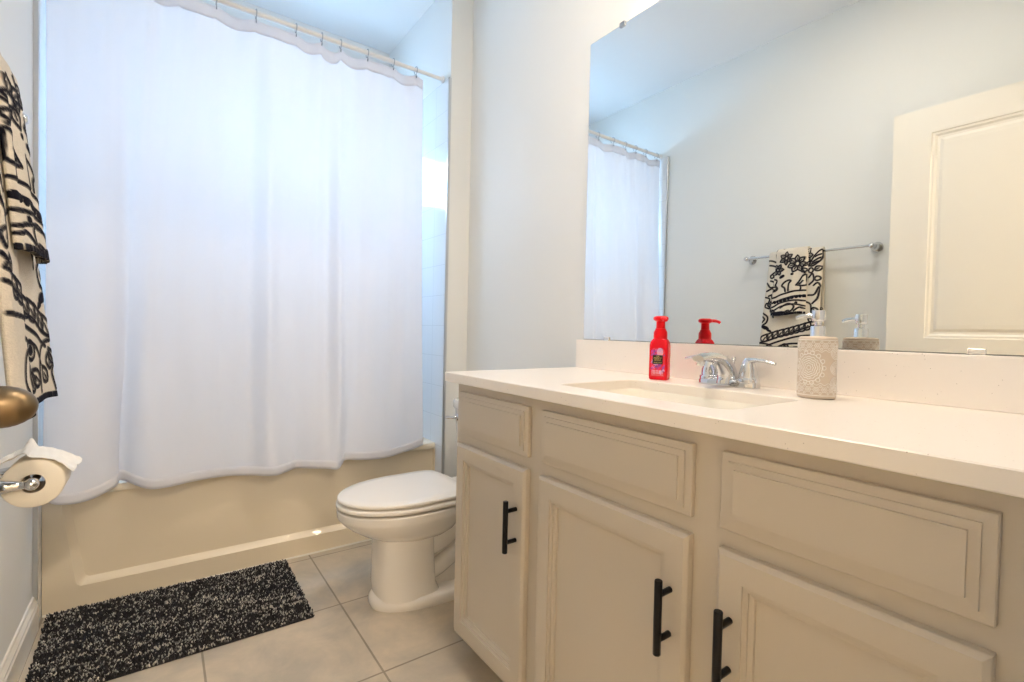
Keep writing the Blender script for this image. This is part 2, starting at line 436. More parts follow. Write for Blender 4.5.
# apron: proud border with a sunken panel (curved lower corners, leaning sides)
def apron():
    bm = bmesh.new(); f, g = .0, .020   # front plane, panel plane (y)
    zt = TH - .029
    def outline(inset, y):
        a0, a1 = -.282 - (XL + XE) / 2 + inset, tx1 - .003 - inset * .1
        b0, b1 = a0 + .045, a1 - .0006
        zl, zu = .082 + inset, zt - .0008 - inset * .05
        return [(a0, y, zu), (b0 - .004, y, zl + .022), (b0, y, zl + .008), (b0 + .010, y, zl), (b1 - .010, y, zl), (b1, y, zl + .008), (b1 + .0003, y, zl + .022), (a1, y, zu)]
    o1 = outline(0, f); o2 = outline(.0025, f + .002); o3 = outline(.019, g - .002); o4 = outline(.022, g)
    outer = [(tx0, f, zt), (tx0, f, .03), (tx0 + .001, f, .001), (tx0 + .002, f, 0), (tx1 - .002, f, 0), (tx1 - .001, f, .001), (tx1, f, .03), (tx1, f, zt)]
    back = [(x, f + .0225, z) for x, y, z in outer]
    loft(bm, [back, outer, o1, o2, o3, o4], False, True)
    return bm
link('apron', apron(), M_tub, tub, True, angle=22)
bm = bmesh.new(); tube(bm, [(tx0 + .002, -.001, .002), (tx1 - .02, -.001, .002)], .005, 8); link('caulk_line', bm, M_caulk, tub)
bm = bmesh.new(); lathe(bm, [(.0, 0), (.035, 0), (.035, .006), (.028, .010), (0, .011)], (0, 0, 0), 24, 'x'); ov = link('overflow_plate', bm, M_chrome, tub, True, angle=40); ov.location = (tx0 + .093, .40, .33)

# ================================================================== SHOWER ROD, RINGS, CURTAIN
ROD_Y, ROD_Z = 2.283, 2.309
rod = empty('shower_rod', ((XL + XE) / 2, ROD_Y, ROD_Z)); tag(rod, 'white tension rod spanning the tub alcove above the curtain', 'curtain rod')
M_rod = mat('white_rod_enamel', (.80, .78, .75), .3)
mx_ = (XL + XE) / 2
bm = bmesh.new(); lathe(bm, [(.0, XL + .012 - mx_), (.0115, XL + .012 - mx_), (.0115, .93 - mx_), (0, .93 - mx_)], seg=20, axis='x'); link('rod_tube', bm, M_rod, rod, True, angle=40)
bm = bmesh.new(); lathe(bm, [(.0095, .92 - mx_), (.0095, XE - .011 - mx_)], seg=20, axis='x'); link('inner_tube', bm, M_rod, rod, True, angle=40)
for x in (XL + .011 - mx_, XE - .023 - mx_):
    bm = bmesh.new(); lathe(bm, [(0, x), (.016, x), (.018, x + .003), (.018, x + .009), (.014, x + .012), (0, x + .012)], seg=20, axis='x'); link('end_cap', bm, M_rod, rod, True, angle=40)

ring_x = [-.278, -.155, -.05, .055, .173, .313, .466, .572, .654, .777, .903, 1.021]
ring_lab = ['at the left end of the rod', 'second from the left end of the rod', 'third from the left end of the rod', 'fourth from the left end of the rod',
            'fifth from the left end of the rod', 'sixth from the left end of the rod', 'sixth from the right end of the rod', 'left of the deep pinch in the curtain top',
            'right of the deep pinch in the curtain top', 'third from the right end of the rod', 'next to last at the right end of the rod', 'last at the right end of the rod']
def ring_mesh():
    bm = bmesh.new()
    pts = [(.0, .0175 * math.sin(a), .0175 * math.cos(a) - .002) for a in [math.radians(d) for d in range(-150, 151, 15)]]
    tube(bm, pts, .0022, 8)
    return bm
def hook_mesh():
    bm = bmesh.new()
    tube(bm, [(0, -.0095, -.016), (0, -.006, -.022), (0, .0, -.027), (0, -.002, -.034), (0, -.006, -.040), (0, -.010, -.037), (0, -.011, -.031)], .0022, 8)
    return bm
r0 = None
for x, lb in zip(ring_x, ring_lab):
    if r0 is None:
        r0 = empty('curtain_ring', (x, ROD_Y, ROD_Z)); link('ring_loop', ring_mesh(), M_steel, r0, True); link('hook', hook_mesh(), M_steel, r0, True); r = r0
    else:
        r = r0.copy(); COL.objects.link(r); r.location = (x, ROD_Y, ROD_Z)
        for ch in list(r0.children):
            c = ch.copy(); COL.objects.link(c); c.parent = r
    tag(r, 'small grey metal curtain ring ' + lb, 'curtain ring', 'rings holding the shower curtain')

def curtain():
    # bottom path of the cloth (x, y, hem z), s = 0..1 from the left edge
    bot = [(-.318, 2.215, .438), (-.276, 2.172, .424), (-.222, 2.166, .420), (-.170, 2.178, .430), (-.128, 2.205, .448), (-.118, 2.232, .457), (-.128, 2.254, .457), (-.105, 2.258, .454),
           (-.070, 2.225, .440), (-.028, 2.196, .426), (.020, 2.194, .424), (.097, 2.222, .424), (.160, 2.246, .422), (.230, 2.258, .418), (.300, 2.240, .414), (.350, 2.200, .414), (.392, 2.190, .412), (.440, 2.226, .412), (.480, 2.248, .414), (.540, 2.226, .410),
           (.590, 2.186, .412), (.635, 2.172, .406), (.668, 2.214, .416), (.692, 2.244, .422), (.760, 2.232, .416), (.836, 2.226, .412), (.900, 2.236, .412), (.962, 2.250, .418), (1.040, 2.262, .430), (1.088, 2.270, .440)]
    # fold relief (x centre, depth in m, width): small negative = towards the room
    folds = [(-.29, .006, .03), (-.20, -.016, .05), (-.105, .024, .026), (-.04, -.018, .035), (.10, .008, .05), (.20, .008, .03), (.305, .020, .030), (.365, -.022, .028), (.45, .008, .05), (.575, .012, .030), (.607, .016, .020), (.650, -.024, .022),
             (.74, .008, .03), (.80, -.009, .04), (.90, .008, .03), (.965, -.010, .03)]
    nu, nv = 340, 150
    B = np.array(smoothpath(bot, nu))
    xt = np.linspace(-.318, 1.058, nu)
    # top: pinned at the rings, drooping between them
    topz = np.zeros(nu); topy = np.zeros(nu)
    rx = np.array(ring_x)
    for i, x in enumerate(xt):
        j = np.searchsorted(rx, x)
        if j == 0: topz[i] = 2.284 - .02 * abs(x - rx[0]) / .03 * .3; topy[i] = ROD_Y; continue
        if j == len(rx): topz[i] = 2.284 - .012 * (x - rx[-1]) / .035; topy[i] = ROD_Y; continue
        a, b = rx[j - 1], rx[j]; t = (x - a) / (b - a)
        dip = .012 if b - a > .1 else .008
        if abs(a - .572) < .01: dip = .036
        topz[i] = 2.284 - dip * (4 * t * (1 - t)) ** .8
        topy[i] = ROD_Y + (.018 if j % 2 else -.016) * math.sin(PI * t) ** 2
    V = np.linspace(0, 1, nv) ** 1.0
    X = np.zeros((nu, nv, 3))
    e = V ** 1.6
    low = np.clip((V - .60) / .40, 0, 1) ** 2           # where the hem shape takes over
    gl = np.interp(B[:, 0], xt, topy)
    xs_lin = np.linspace(B[0, 0], B[-1, 0], nu)
    mono = np.maximum.accumulate(B[:, 0] + np.arange(nu) * 1e-5)
    ker = np.ones(25) / 25
    mono = np.convolve(np.pad(mono, 12, 'edge'), ker, 'valid')
    ymean = np.convolve(np.pad(B[:, 1], 24, 'edge'), np.ones(49) / 49, 'valid')
    for j, v in enumerate(V):
        # straight drape between top and bottom
        xm = xt * (1 - v) + mono * v
        x = xm * (1 - low[j]) + B[:, 0] * low[j]
        ym = topy * (1 - v) ** 2 + (1 - (1 - v) ** 2) * (ROD_Y * (1 - v) + ymean * v)
        y = ym * (1 - low[j]) + (B[:, 1]) * low[j]
        rel = np.zeros(nu)
        for c, d, wd_ in folds: rel += d * np.exp(-((xm - c) / wd_) ** 2)
        amp = (.45 + 1.0 * v) * (1 - low[j]) * min(1, v / .08)
        y = y + rel * amp
        z = topz * (1 - v) + B[:, 2] * v
        X[:, j, 0] = x; X[:, j, 1] = y; X[:, j, 2] = z
    return X
CX = curtain()
cur = gridmesh('shower_curtain', CX, M_curtain, thick=.0008)
tag(cur, 'white cloth shower curtain hanging in soft folds outside the tub', 'shower curtain')
def hem(name, sl, off):
    X = CX[:, sl, :].copy(); X[:, :, 1] -= off
    return gridmesh(name, X, M_curtain, cur, thick=.0008)
hem('header_band', slice(0, 5), .0022); hem('bottom_hem', slice(146, 150), .0022)

# ================================================================== TOILET
TY = 1.744
toi = empty('toilet', (.909, TY, 0)); tag(toi, 'white two-piece toilet with elongated closed lid between tub and vanity', 'toilet')
def egg(xf, xb, hw, z, seg=56, n=2.0, back=2.8):
    """oval seen from above: rounder at the front (x small), squarer at the back; relative to toilet origin"""
    pts = []
    xm = xf + (xb - xf) * .56
    for i in range(seg):
        t = 2 * PI * i / seg; c, s = math.cos(t), math.sin(t)
        if c < 0: x = xm + (xm - xf) * -abs(c) ** (2 / n); y = hw * math.copysign(abs(s) ** (2 / n), s)
        else: x = xm + (xb - xm) * abs(c) ** (2 / back); y = hw * math.copysign(abs(s) ** (2 / back), s)
        pts.append((x - .90, y, z))
    return pts
def bowl():
    bm = bmesh.new()
    # plinth with its rounded lip
    loft(bm, [egg(.628, 1.16, .132, 0, n=2.3), egg(.624, 1.16, .136, .012, n=2.3), egg(.626, 1.16, .135, .030, n=2.3), egg(.636, 1.15, .126, .040, n=2.3), egg(.65, 1.14, .11, .043, n=2.3)])
    # front column, then the bowl it carries
    loft(bm, [egg(.644, .872, .112, .036, n=2.6, back=5), egg(.638, .850, .109, .08, n=2.6, back=7), egg(.639, .844, .107, .16, n=2.6, back=7), egg(.642, .840, .106, .28, n=2.6, back=7)])
    loft(bm, [egg(.665, .87, .090, .242, back=4), egg(.636, .90, .112, .254, back=4), egg(.590, .93, .140, .277, back=3.6), egg(.550, .952, .161, .303, back=3.2), egg(.522, .965, .176, .328, back=3), egg(.510, .970, .182, .342, back=3),
              egg(.506, .972, .184, .350, back=3), egg(.504, .973, .185, .3725, back=3), egg(.507, .971, .182, .3755, back=3)])
    # rear deck under the tank
    loft(bm, [egg(.80, 1.20, .072, .04, back=4), egg(.80, 1.22, .075, .17, back=4), egg(.80, 1.25, .095, .29, back=4), egg(.86, 1.27, .15, .340, back=4), egg(.86, 1.275, .165, .368, back=4), egg(.865, 1.27, .160, .374, back=4)])
    # trapway bulging on both sides
    for s in (-1, 1):
        P = smoothpath([(.80 - .9, s * .040, .190), (.87 - .9, s * .052, .215), (.925 - .9, s * .060, .248), (.985 - .9, s * .062, .292), (1.045 - .9, s * .060, .292), (1.09 - .9, s * .06, .24), (1.10 - .9, s * .06, .16), (1.09 - .9, s * .055, .06)], 30)
        tube(bm, [tuple(p) for p in P], .046, 16)
        P = smoothpath([(.79 - .9, s * .050, .09), (.86 - .9, s * .06, .11), (.93 - .9, s * .066, .150), (1.0 - .9, s * .066, .178), (1.07 - .9, s * .06, .16)], 18)
        tube(bm, [tuple(p) for p in P], .034, 14)
    return bm
link('bowl', bowl(), M_ceramic, toi, True, angle=42)
def plate(xf, xb, hw, z0, z1, r, back=3.0, dome=0.0):
    bm = bmesh.new()
    rs = [egg(xf + r, xb - r, hw - r, z0, back=back), egg(xf, xb, hw, z0 + r, back=back), egg(xf, xb, hw, z1 - r, back=back), egg(xf + r * .6, xb - r * .6, hw - r * .6, z1 - r * .25, back=back), egg(xf + r * 1.8, xb - r * 1.8, hw - r * 1.8, z1 + dome * .3, back=back)]
    if dome:
        rs += [egg(xf + .04, xb - .04, hw - .04, z1 + dome * .7, back=back), egg(xf + .10, xb - .10, hw - .10, z1 + dome, back=back)]
    loft(bm, rs)
    return bm
link('seat', plate(.502, .962, .184, .3840, .4000, .0030, back=6), M_seat, toi, True, angle=50)
link('lid', plate(.506, .966, .181, .4070, .4200, .0035, back=7, dome=.004), M_seat, toi, True, angle=50)
for s in (-1, 1):
    bm = bmesh.new(); lathe(bm, [(0, -.03), (.012, -.03), (.014, -.027), (.014, .027), (.012, .03), (0, .03)], (.980 - .9, s * .075, .396), 18, 'y'); link('hinge', bm, M_seat, toi, True, angle=40)
    bm = bmesh.new(); lathe(bm, [(.017, .04), (.016, .052), (.010, .060), (0, .062)], (.99 - .9, s * .108, 0), 18); link('bolt_cap', bm, M_seat, toi, True)
bm = bmesh.new()
tk = []
for z, hw_, x0, x1 in ((.374, .17, 1.115, 1.285), (.40, .195, 1.095, 1.29), (.44, .207, 1.085, 1.292), (.60, .220, 1.076, 1.294), (.672, .224, 1.073, 1.295)):
    tk.append([(p[0], p[1], z) for p in superellipse((x0 + x1) / 2 - .9, 0, z, (x1 - x0) / 2, hw_, 7, 64)])
loft(bm, tk); tank = link('tank', bm, M_ceramic, toi, True, angle=40)
bm = bmesh.new()
loft(bm, [superellipse((1.066 + 1.300) / 2 - .9, 0, z, (1.300 - 1.066) / 2 - i, .234 - i, 7, 64) for z, i in ((.674, .004), (.680, 0), (.706, 0), (.714, .003), (.717, .010))])
link('tank_lid', bm, M_ceramic, toi, True, angle=40)
bm = bmesh.new(); lathe(bm, [(0, 0), (.017, 0), (.017, -.004), (.012, -.008), (.0, -.009)], (1.074 - .9, .165, .638), 20, 'x')
P = smoothpath([(1.066 - .9, .165, .638), (1.056 - .9, .168, .637), (1.052 - .9, .195, .634), (1.054 - .9, .235, .628)], 14)
tube(bm, [tuple(p) for p in P], [.006] * 4 + [.0055] * 6 + [.007] * 4, 12); link('flush_lever', bm, M_chrome, toi, True, angle=40)

# ================================================================== RUG
def rug():
    c00, c10, c11, c01 = np.array([-.298, 1.786]), np.array([.447, 1.786]), np.array([.450, 2.282]), np.array([-.312, 2.290])
    P = lambda u, v: (1 - u) * (1 - v) * c00 + u * (1 - v) * c10 + u * v * c11 + (1 - u) * v * c01
    r = empty('bath_rug', (.07, 2.06, 0)); tag(r, 'black and white flecked shag bath rug on the tile beside the tub', 'rug')
    bm = bmesh.new(); q = [P(0, 0), P(1, 0), P(1, 1), P(0, 1)]
    o = np.array([.07, 2.06])
    loft(bm, [[(*(a - o), h) for a in q] for h in (.0008, .007)])
    link('backing', bm, mat('rug_backing', (.02, .02, .022), .9), r)
    nu, nv = 205, 136
    V = []; F = []; C = []
    pal = [(.006, .006, .008), (.012, .012, .016), (.03, .03, .034), (.17, .165, .16), (.46, .44, .39), (.66, .62, .54)]
    # light flecks come in streaks that run along the length of the rug
    streak = rng.random((nv // 4 + 1, 14)); fine = rng.random((nv, 30))
    for i in range(nu):
        for j in range(nv):
            u = (i + .5 + rng.uniform(-.5, .5)) / nu; v = (j + .5 + rng.uniform(-.45, .45)) / nv
            p = P(u, v) - o
            s = .55 * streak[j // 4, int(u * 13.9)] + .25 * fine[j, int(u * 29)] + .2 * (.5 + .5 * math.sin(v * 75 + 2 * math.sin(u * 5)))
            pl = .08 + .75 * max(0, s - .42)
            t = rng.random()
            if t < pl * .26: col = pal[5]
            elif t < pl * .8: col = pal[4]
            elif t < pl * 1.25: col = pal[3]
            else: col = pal[int(rng.integers(0, 3))]
            h = .013 + rng.uniform(-.003, .004) + .0025 * math.sin(v * 75 + 2 * math.sin(u * 5))
            lean = rng.uniform(-.005, .005, 2); a = rng.uniform(0, PI); rad = .0025
            b = len(V)
            for k in range(4):
                V.append((p[0] + rad * math.cos(a + k * PI / 2), p[1] + rad * math.sin(a + k * PI / 2), .005))
            for k in range(4):
                V.append((p[0] + lean[0] * .7 + rad * 1.05 * math.cos(a + k * PI / 2 + .5), p[1] + lean[1] * .7 + rad * 1.05 * math.sin(a + k * PI / 2 + .5), h * .72))
            V.append((p[0] + lean[0], p[1] + lean[1], h))
            for k in range(4):
                k2 = (k + 1) % 4
                F.append((b + k, b + k2, b + 4 + k2, b + 4 + k)); F.append((b + 4 + k, b + 4 + k2, b + 8))
            C += [(*col, 1)] * 9
    me = bpy.data.meshes.new('pile'); me.from_pydata(V, [], F)
    ca = me.color_attributes.new('pattern', 'FLOAT_COLOR', 'POINT'); ca.data.foreach_set('color', np.array(C, np.float32).ravel())
    me.materials.append(attr_mat('rug_yarn', .95)); po = bpy.data.objects.new('pile', me); COL.objects.link(po); po.parent = r
    po['kind'] = 'stuff'
rug()

# ================================================================== VANITY
FX = .7632          # face frame plane
VY0, VY1 = .065, 1.342
van = empty('vanity_cabinet', (1.04, .70, 0)); tag(van, 'long greige painted bathroom vanity cabinet with black bar pulls', 'vanity')
ox, oy = -1.04, -.70
def vbox(bm, lo, hi, bev=0): box(bm, (lo[0] + ox, lo[1] + oy, lo[2]), (hi[0] + ox, hi[1] + oy, hi[2]), bev)
VZ0, VZ1 = .075, TOP - .0297
bm = bmesh.new()
vbox(bm, (FX, VY0, VZ0), (FX + .02, VY1, VZ1))                       # face frame
vbox(bm, (FX + .02, VY1 - .018, VZ0), (XR - .002, VY1, VZ1)); vbox(bm, (FX + .02, VY0, VZ0), (XR - .002, VY0 + .018, VZ1))
vbox(bm, (FX + .09, VY1 - .018, 0), (XR - .002, VY1, VZ0)); vbox(bm, (FX + .09, VY0, 0), (XR - .002, VY0 + .018, VZ0))
vbox(bm, (FX + .02, VY0 + .018, VZ0), (XR - .002, VY1 - .018, VZ0 + .018))
vbox(bm, (XR - .012, VY0 + .018, VZ0 + .018), (XR - .002, VY1 - .018, VZ1))
vbox(bm, (FX + .075, VY0 + .018, 0), (FX + .09, VY1 - .018, VZ0))    # toe kick
link('carcass', bm, M_cab, van)

def panel(y0, y1, z0, z1, prof, th=.0195):
    """cabinet front facing -x; prof = (inset, height) from the edge inwards"""
    bm = bmesh.new()
    rings = [[(FX - .0005 + ox, a, b) for a, b in ((y0 + oy, z0), (y1 + oy, z0), (y1 + oy, z1), (y0 + oy, z1))]]
    for i, h in prof:
        x = FX - th - h + ox
        rings.append([(x, a, b) for a, b in ((y0 + i + oy, z0 + i), (y1 - i + oy, z0 + i), (y1 - i + oy, z1 - i), (y0 + i + oy, z1 - i))])
    loft(bm, rings)
    return bm
DOORP = [(0, -.0065), (.0012, -.0045), (.0075, 0), (.045, 0), (.0455, -.0035), (.0530, -.0042), (.0535, -.0085), (.0610, -.0100), (.0620, -.0150)]
DRAWP = [(0, -.0100), (.0012, -.0085), (.0132, -.0075), (.0138, -.0042), (.0245, -.0036), (.0252, .0)]
units = [(.968, 1.318), (.501, .916), (.118, .447)]
zs_dr = (.712, .8395); zs_do = (.100, .681)
def pull(y, zc, parent, ln=.132):
    bm = bmesh.new(); x = FX - .0195 - .033 + ox
    lathe(bm, [(0, -ln / 2), (.0063, -ln / 2), (.0070, -ln / 2 + .001), (.0070, ln / 2 - .001), (.0063, ln / 2), (0, ln / 2)], (x, y + oy, zc), 20)
    for s in (-1, 1):
        lathe(bm, [(.0056, 0), (.0056, .0335)], (x, y + oy, zc + s * .040), 16, 'x')
    h = link('handle', bm, M_black, parent, True, angle=40); h['label'] = 'black bar pull'
for k, (a, b) in enumerate(units):
    link('drawer_front', panel(a, b, *zs_dr, DRAWP), M_cab, van)
    d = link('door', panel(a, b, *zs_do, DOORP), M_cab, van)
    yh = (a + .032) if k < 2 else (b - .027)
    pull(yh, .533, d)

# countertop with a sink cut-out and its backsplash
CX0, CX1, CY0, CY1 = .7298, XR - .001, .062, 1.374
SX0, SX1, SY0, SY1 = .822, 1.122, .480, .945
def rrect(x0, x1, y0, y1, z, r, seg=9):
    pts = []
    for cxx, cyy, a0 in ((x1 - r, y1 - r, 0), (x0 + r, y1 - r, 90), (x0 + r, y0 + r, 180), (x1 - r, y0 + r, 270)):
        for k in range(seg):
            a = math.radians(a0 + 90 * k / (seg - 1)); pts.append((cxx + r * math.cos(a), cyy + r * math.sin(a), z))
    return pts
ct = empty('countertop', (1.02, .72, TOP - .0297)); tag(ct, 'white speckled quartz countertop with low backsplash on the vanity', 'countertop')
def counter():
    bm = bmesh.new(); t = .0295; e = .002
    def sh(r): return [(x - 1.02, y - .72, z) for x, y, z in r]
    O = lambda z, i: sh(rrect(CX0 + i, CX1, CY0 + i, CY1 - i, z, .003))
    H = lambda z, i: sh(rrect(SX0 - i, SX1 + i, SY0 - i, SY1 + i, z, .035))
    rings = [H(0, 0), H(t - e, 0), H(t, e), O(t, e), O(t - e, 0), O(e, 0), O(0, e)]
    Lr = loft(bm, rings, False, False)
    n = len(Lr[0])
    for i in range(n):
        j = (i + 1) % n; bm.faces.new((Lr[-1][i], Lr[-1][j], Lr[0][j], Lr[0][i]))
    return bm
link('slab', counter(), M_quartz, ct, True, angle=30)
bm = bmesh.new(); box(bm, (XR - .022 - 1.02, CY0 - .72, .0297), (XR - .001 - 1.02, CY1 - .004 - .72, 1.002 - TOP + .0297), .0015, 1); link('backsplash', bm, M_quartz, ct)

# undermount basin
sk = empty('sink', (.972, .7125, TOP - .03)); tag(sk, 'cream rectangular undermount sink set in the quartz countertop', 'sink')
def basin():
    bm = bmesh.new(); a, b = (SX1 - SX0) / 2, (SY1 - SY0) / 2
    R = lambda i, z, r: rrect(-a + i, a - i, -b + i, b - i, z, r)
    loft(bm, [R(-.020, -.0005, .05), R(-.004, -.0005, .040), R(-.003, -.004, .040), R(.006, -.07, .045), R(.018, -.105, .055), R(.05, -.122, .06), R(.10, -.128, .04)], False, True)
    return bm
so = link('basin', basin(), M_sink, sk, True, angle=60)
m_ = so.modifiers.new('solid', 'SOLIDIFY'); m_.thickness = .006; m_.offset = -1
bm = bmesh.new(); lathe(bm, [(.0, .003), (.012, .003), (.014, .001), (.021, .002), (.022, 0)], (.0, 0, -.128), 24); link('drain', bm, M_chrome, sk, True, angle=40)

# faucet
FXc, FYc = 1.222, .7145
fa = empty('faucet', (FXc, FYc, TOP)); tag(fa, 'chrome two-handle faucet behind the sink on the countertop', 'faucet')
bm = bmesh.new()
loft(bm, [superellipse(0, 0, z, .027 - i, .082 - i, 3.2, 48) for z, i in ((.0003, 0), (.012, 0), (.017, .002), (.019, .006))]); link('base_plate', bm, M_chrome, fa, True, angle=40)
P = smoothpath([(-.004, 0, .010), (-.006, 0, .030), (-.018, 0, .050), (-.042, 0, .066), (-.075, 0, .076), (-.110, 0, .0775), (-.138, 0, .074)], 30)
R_ = smoothpath([(.024, .036), (.023, .032), (.021, .026), (.020, .019), (.019, .0135), (.018, .011), (.016, .0085)], 30)
bm = bmesh.new(); tube(bm, [tuple(p) for p in P], [tuple(r) for r in R_], 24)
lathe(bm, [(.011, 0), (.011, -.010), (.009, -.012), (.0, -.012)], (-.127, 0, .068), 20); link('spout', bm, M_chrome, fa, True, angle=50)
bm = bmesh.new(); tube(bm, [(.024, 0, .018), (.024, 0, .066)], .0025, 10); lathe(bm, [(.0, .066), (.005, .066), (.006, .070), (.005, .076), (0, .077)], (.024, 0, 0), 14); link('lift_rod', bm, M_chrome, fa, True, angle=40)
for s in (-1, 1):
    bm = bmesh.new()
    lathe(bm, [(.0275, .0155), (.0275, .022), (.025, .025), (.0235, .027), (.0225, .036), (.019, .052), (.0155, .062), (.0135, .068), (.009, .076), (0, .078)], (0, s * .054, 0), 28)
    P = smoothpath([(-.002, s * .056, .069), (-.004, s * .075, .072), (-.006, s * .098, .0715), (-.008, s * .124, .066)], 16)
    R_ = smoothpath([(.0095, .0075), (.0085, .0055), (.0085, .0045), (.0065, .0038)], 16)
    tube(bm, [tuple(p) for p in P], [tuple(r) for r in R_], 16)
    link('faucet_handle', bm, M_chrome, fa, True, angle=45)

# ================================================================== MIRROR
MY0, MY1, MZ0, MZ1 = .09, 1.3473, 1.0035, 2.1056
mi = empty('mirror', (XR, .72, MZ0)); tag(mi, 'large frameless rectangular mirror on the wall above the backsplash', 'mirror')
bm = bmesh.new(); box(bm, (-.0055, MY0 - .72, 0), (-.0008, MY1 - .72, MZ1 - MZ0)); link('backing', bm, M_mback, mi)
bm = bmesh.new(); box(bm, (-.0062, MY0 + .001 - .72, .001), (-.0056, MY1 - .001 - .72, MZ1 - MZ0 - .001)); link('glass', bm, M_mirror, mi)
for y, z, s in ((1.19, MZ1 - MZ0, 1), (.246, MZ1 - MZ0, 1), (1.227, 0, -1), (.246, 0, -1)):
    bm = bmesh.new()
    if s > 0: box(bm, (-.011, -.012, -.010), (-.0065, .012, .006), .001, 1); box(bm, (-.011, -.012, .001), (-.0005, .012, .007), .001, 1)
    else: box(bm, (-.011, -.013, -.0014), (-.0065, .013, .011), .001, 1)
    c = link('mirror_clip', bm, M_steel if s > 0 else M_clip, mi); c.location = (0, y - .72, z)

# ================================================================== SOAP BOTTLE (red) and ceramic dispenser
sb = empty('soap_bottle', (1.190, .910, TOP), math.atan2(-.40, -.92) ); tag(sb, 'red foaming hand soap pump bottle by the sink', 'soap bottle')
# local +x is the front of the bottle
def sq(hx, hy, z, n=5): return superellipse(0, 0, z, hx, hy, n, 48)
bm = bmesh.new()
loft(bm, [sq(.0215, .0245, .0004), sq(.0235, .0268, .003), sq(.0240, .0275, .010), sq(.0240, .0275, .096), sq(.0238, .0272, .102, 4.6), sq(.0230, .0258, .109, 4), sq(.0212, .0228, .115, 3.2), sq(.0190, .0195, .120, 2.4)])
link('bottle_body', bm, M_redclear, sb, True, angle=50)
bm = bmesh.new()
lathe(bm, [(.0188, .118), (.0195, .120), (.0195, .135), (.0190, .139), (.0165, .144), (.0148, .147), (.0148, .149), (.0128, .150), (.0122, .170), (.0135, .173), (0, .173)], seg=36); link('collar', bm, M_red, sb, True, angle=40)
bm = bmesh.new()
a_n = math.atan2(-.81, -.58) - math.atan2(-.40, -.92)
rings = []
for z, hx, hy in ((.170, .013, .013), (.1745, .021, .020), (.1795, .0215, .0205), (.183, .020, .019), (.1855, .014, .013)): rings.append(superellipse(0, 0, z, hx, hy, 2.6, 32))
loft(bm, rings)
P = smoothpath([(.010, 0, .178), (.026, 0, .1785), (.038, 0, .176), (.044, 0, .172)], 12)
tube(bm, [tuple(p) for p in P], [(.0075, .0052)] * 6 + [(.006, .0046)] * 6, 14)
po = link('pump_head', bm, M_red, sb, True, angle=45); po.rotation_euler = (0, 0, a_n)
# printed label: magenta and violet blossoms on red
def label():
    nu, nv = 60, 110; U, V = np.meshgrid(np.linspace(-1, 1, nu), np.linspace(0, 1, nv), indexing='ij')
    yy = U * .0200; zz = .010 + V * .083
    sh = np.clip((V - .84) / .16, 0, 1); yy = yy * np.sqrt(np.maximum(1 - sh ** 2 * .75, .05))
    n5 = 5; xx = .0240 * (1 - np.abs(yy / .0275) ** n5) ** (1 / n5) + .0005
    xx = np.where(zz > .088, xx - (zz - .088) * .03, xx)
    X = np.stack([xx, yy, zz], -1)
    C = np.zeros((nu, nv, 3)); C[:] = (.80, .012, .035)
    r = np.random.default_rng(3)
    cols = [(.62, .05, .42), (.30, .07, .45), (.75, .20, .55), (.80, .42, .62), (.18, .06, .36), (.85, .03, .16)]
    for k in range(70):
        cy, cz = r.uniform(-.020, .020), r.uniform(.02, .093); rad = r.uniform(.002, .007); c = cols[int(r.integers(0, 6))]
        an = np.arctan2(zz - cz, yy - cy); d = np.hypot(yy - cy, zz - cz)
        C[d < rad * (.65 + .35 * np.cos(5 * an + k))] = c
    bl = np.array((.84, .55, .72)); m = ((yy - .006) / .009) ** 2 + ((zz - .080) / .013) ** 2 < 1
    C[m] = .35 * C[m] + .65 * bl
    m = np.abs(zz - .0235) < .006; m &= np.abs(yy) < .016; m &= (np.sin(yy * 1500) + np.sin(zz * 1900)) > .3
    C[m] = (.86, .70, .82)
    m = (np.abs(zz - .0145) < .0008) & (np.abs(yy) < .017) & (np.sin(yy * 5200) > -.2); C[m] = (.85, .55, .62)
    return X, C
Xl, Cl = label(); lb_o = gridmesh('label', Xl, attr_mat('soap_label_print', .3), sb, colors=Cl); lb_o['label'] = 'magenta and violet flower label'
bm = bmesh.new(); box(bm, (.0247, -.0145, .046), (.0252, .0145, .072)); bl_o = link('name_panel', bm, mat('black_label', (.008, .007, .008), .35), lb_o); 
def text(body, size, loc, rot, m, parent, name='lettering'):
    cu = bpy.data.curves.new(name, 'FONT'); cu.body = body; cu.size = size; cu.align_x = 'CENTER'; cu.align_y = 'CENTER'; cu.extrude = .0001
    o = bpy.data.objects.new(name, cu); dg = bpy.context.evaluated_depsgraph_get()
    COL.objects.link(o); bpy.context.view_layer.update(); dg = bpy.context.evaluated_depsgraph_get()
    me = bpy.data.meshes.new_from_object(o.evaluated_get(dg)); bpy.data.objects.remove(o)
    me.materials.clear(); me.materials.append(m)
    return me
M_gold = mat('gold_print', (.80, .58, .18), .35)
bm = bmesh.new()
for body, sz, z in (('THE', .0052, .0685), ('PERFECT', .0058, .0630), ('PEONY', .0058, .0573), ('HAND SOAP', .0040, .0505)):
    me = text(body, sz, None, None, M_gold, None)
    me.transform(Matrix.Translation((.0254, 0, z)) @ Matrix(((0, 0, 1, 0), (1, 0, 0, 0), (0, 1, 0, 0), (0, 0, 0, 1))))
    bm.from_mesh(me)
link('lettering', bm, M_gold, lb_o)

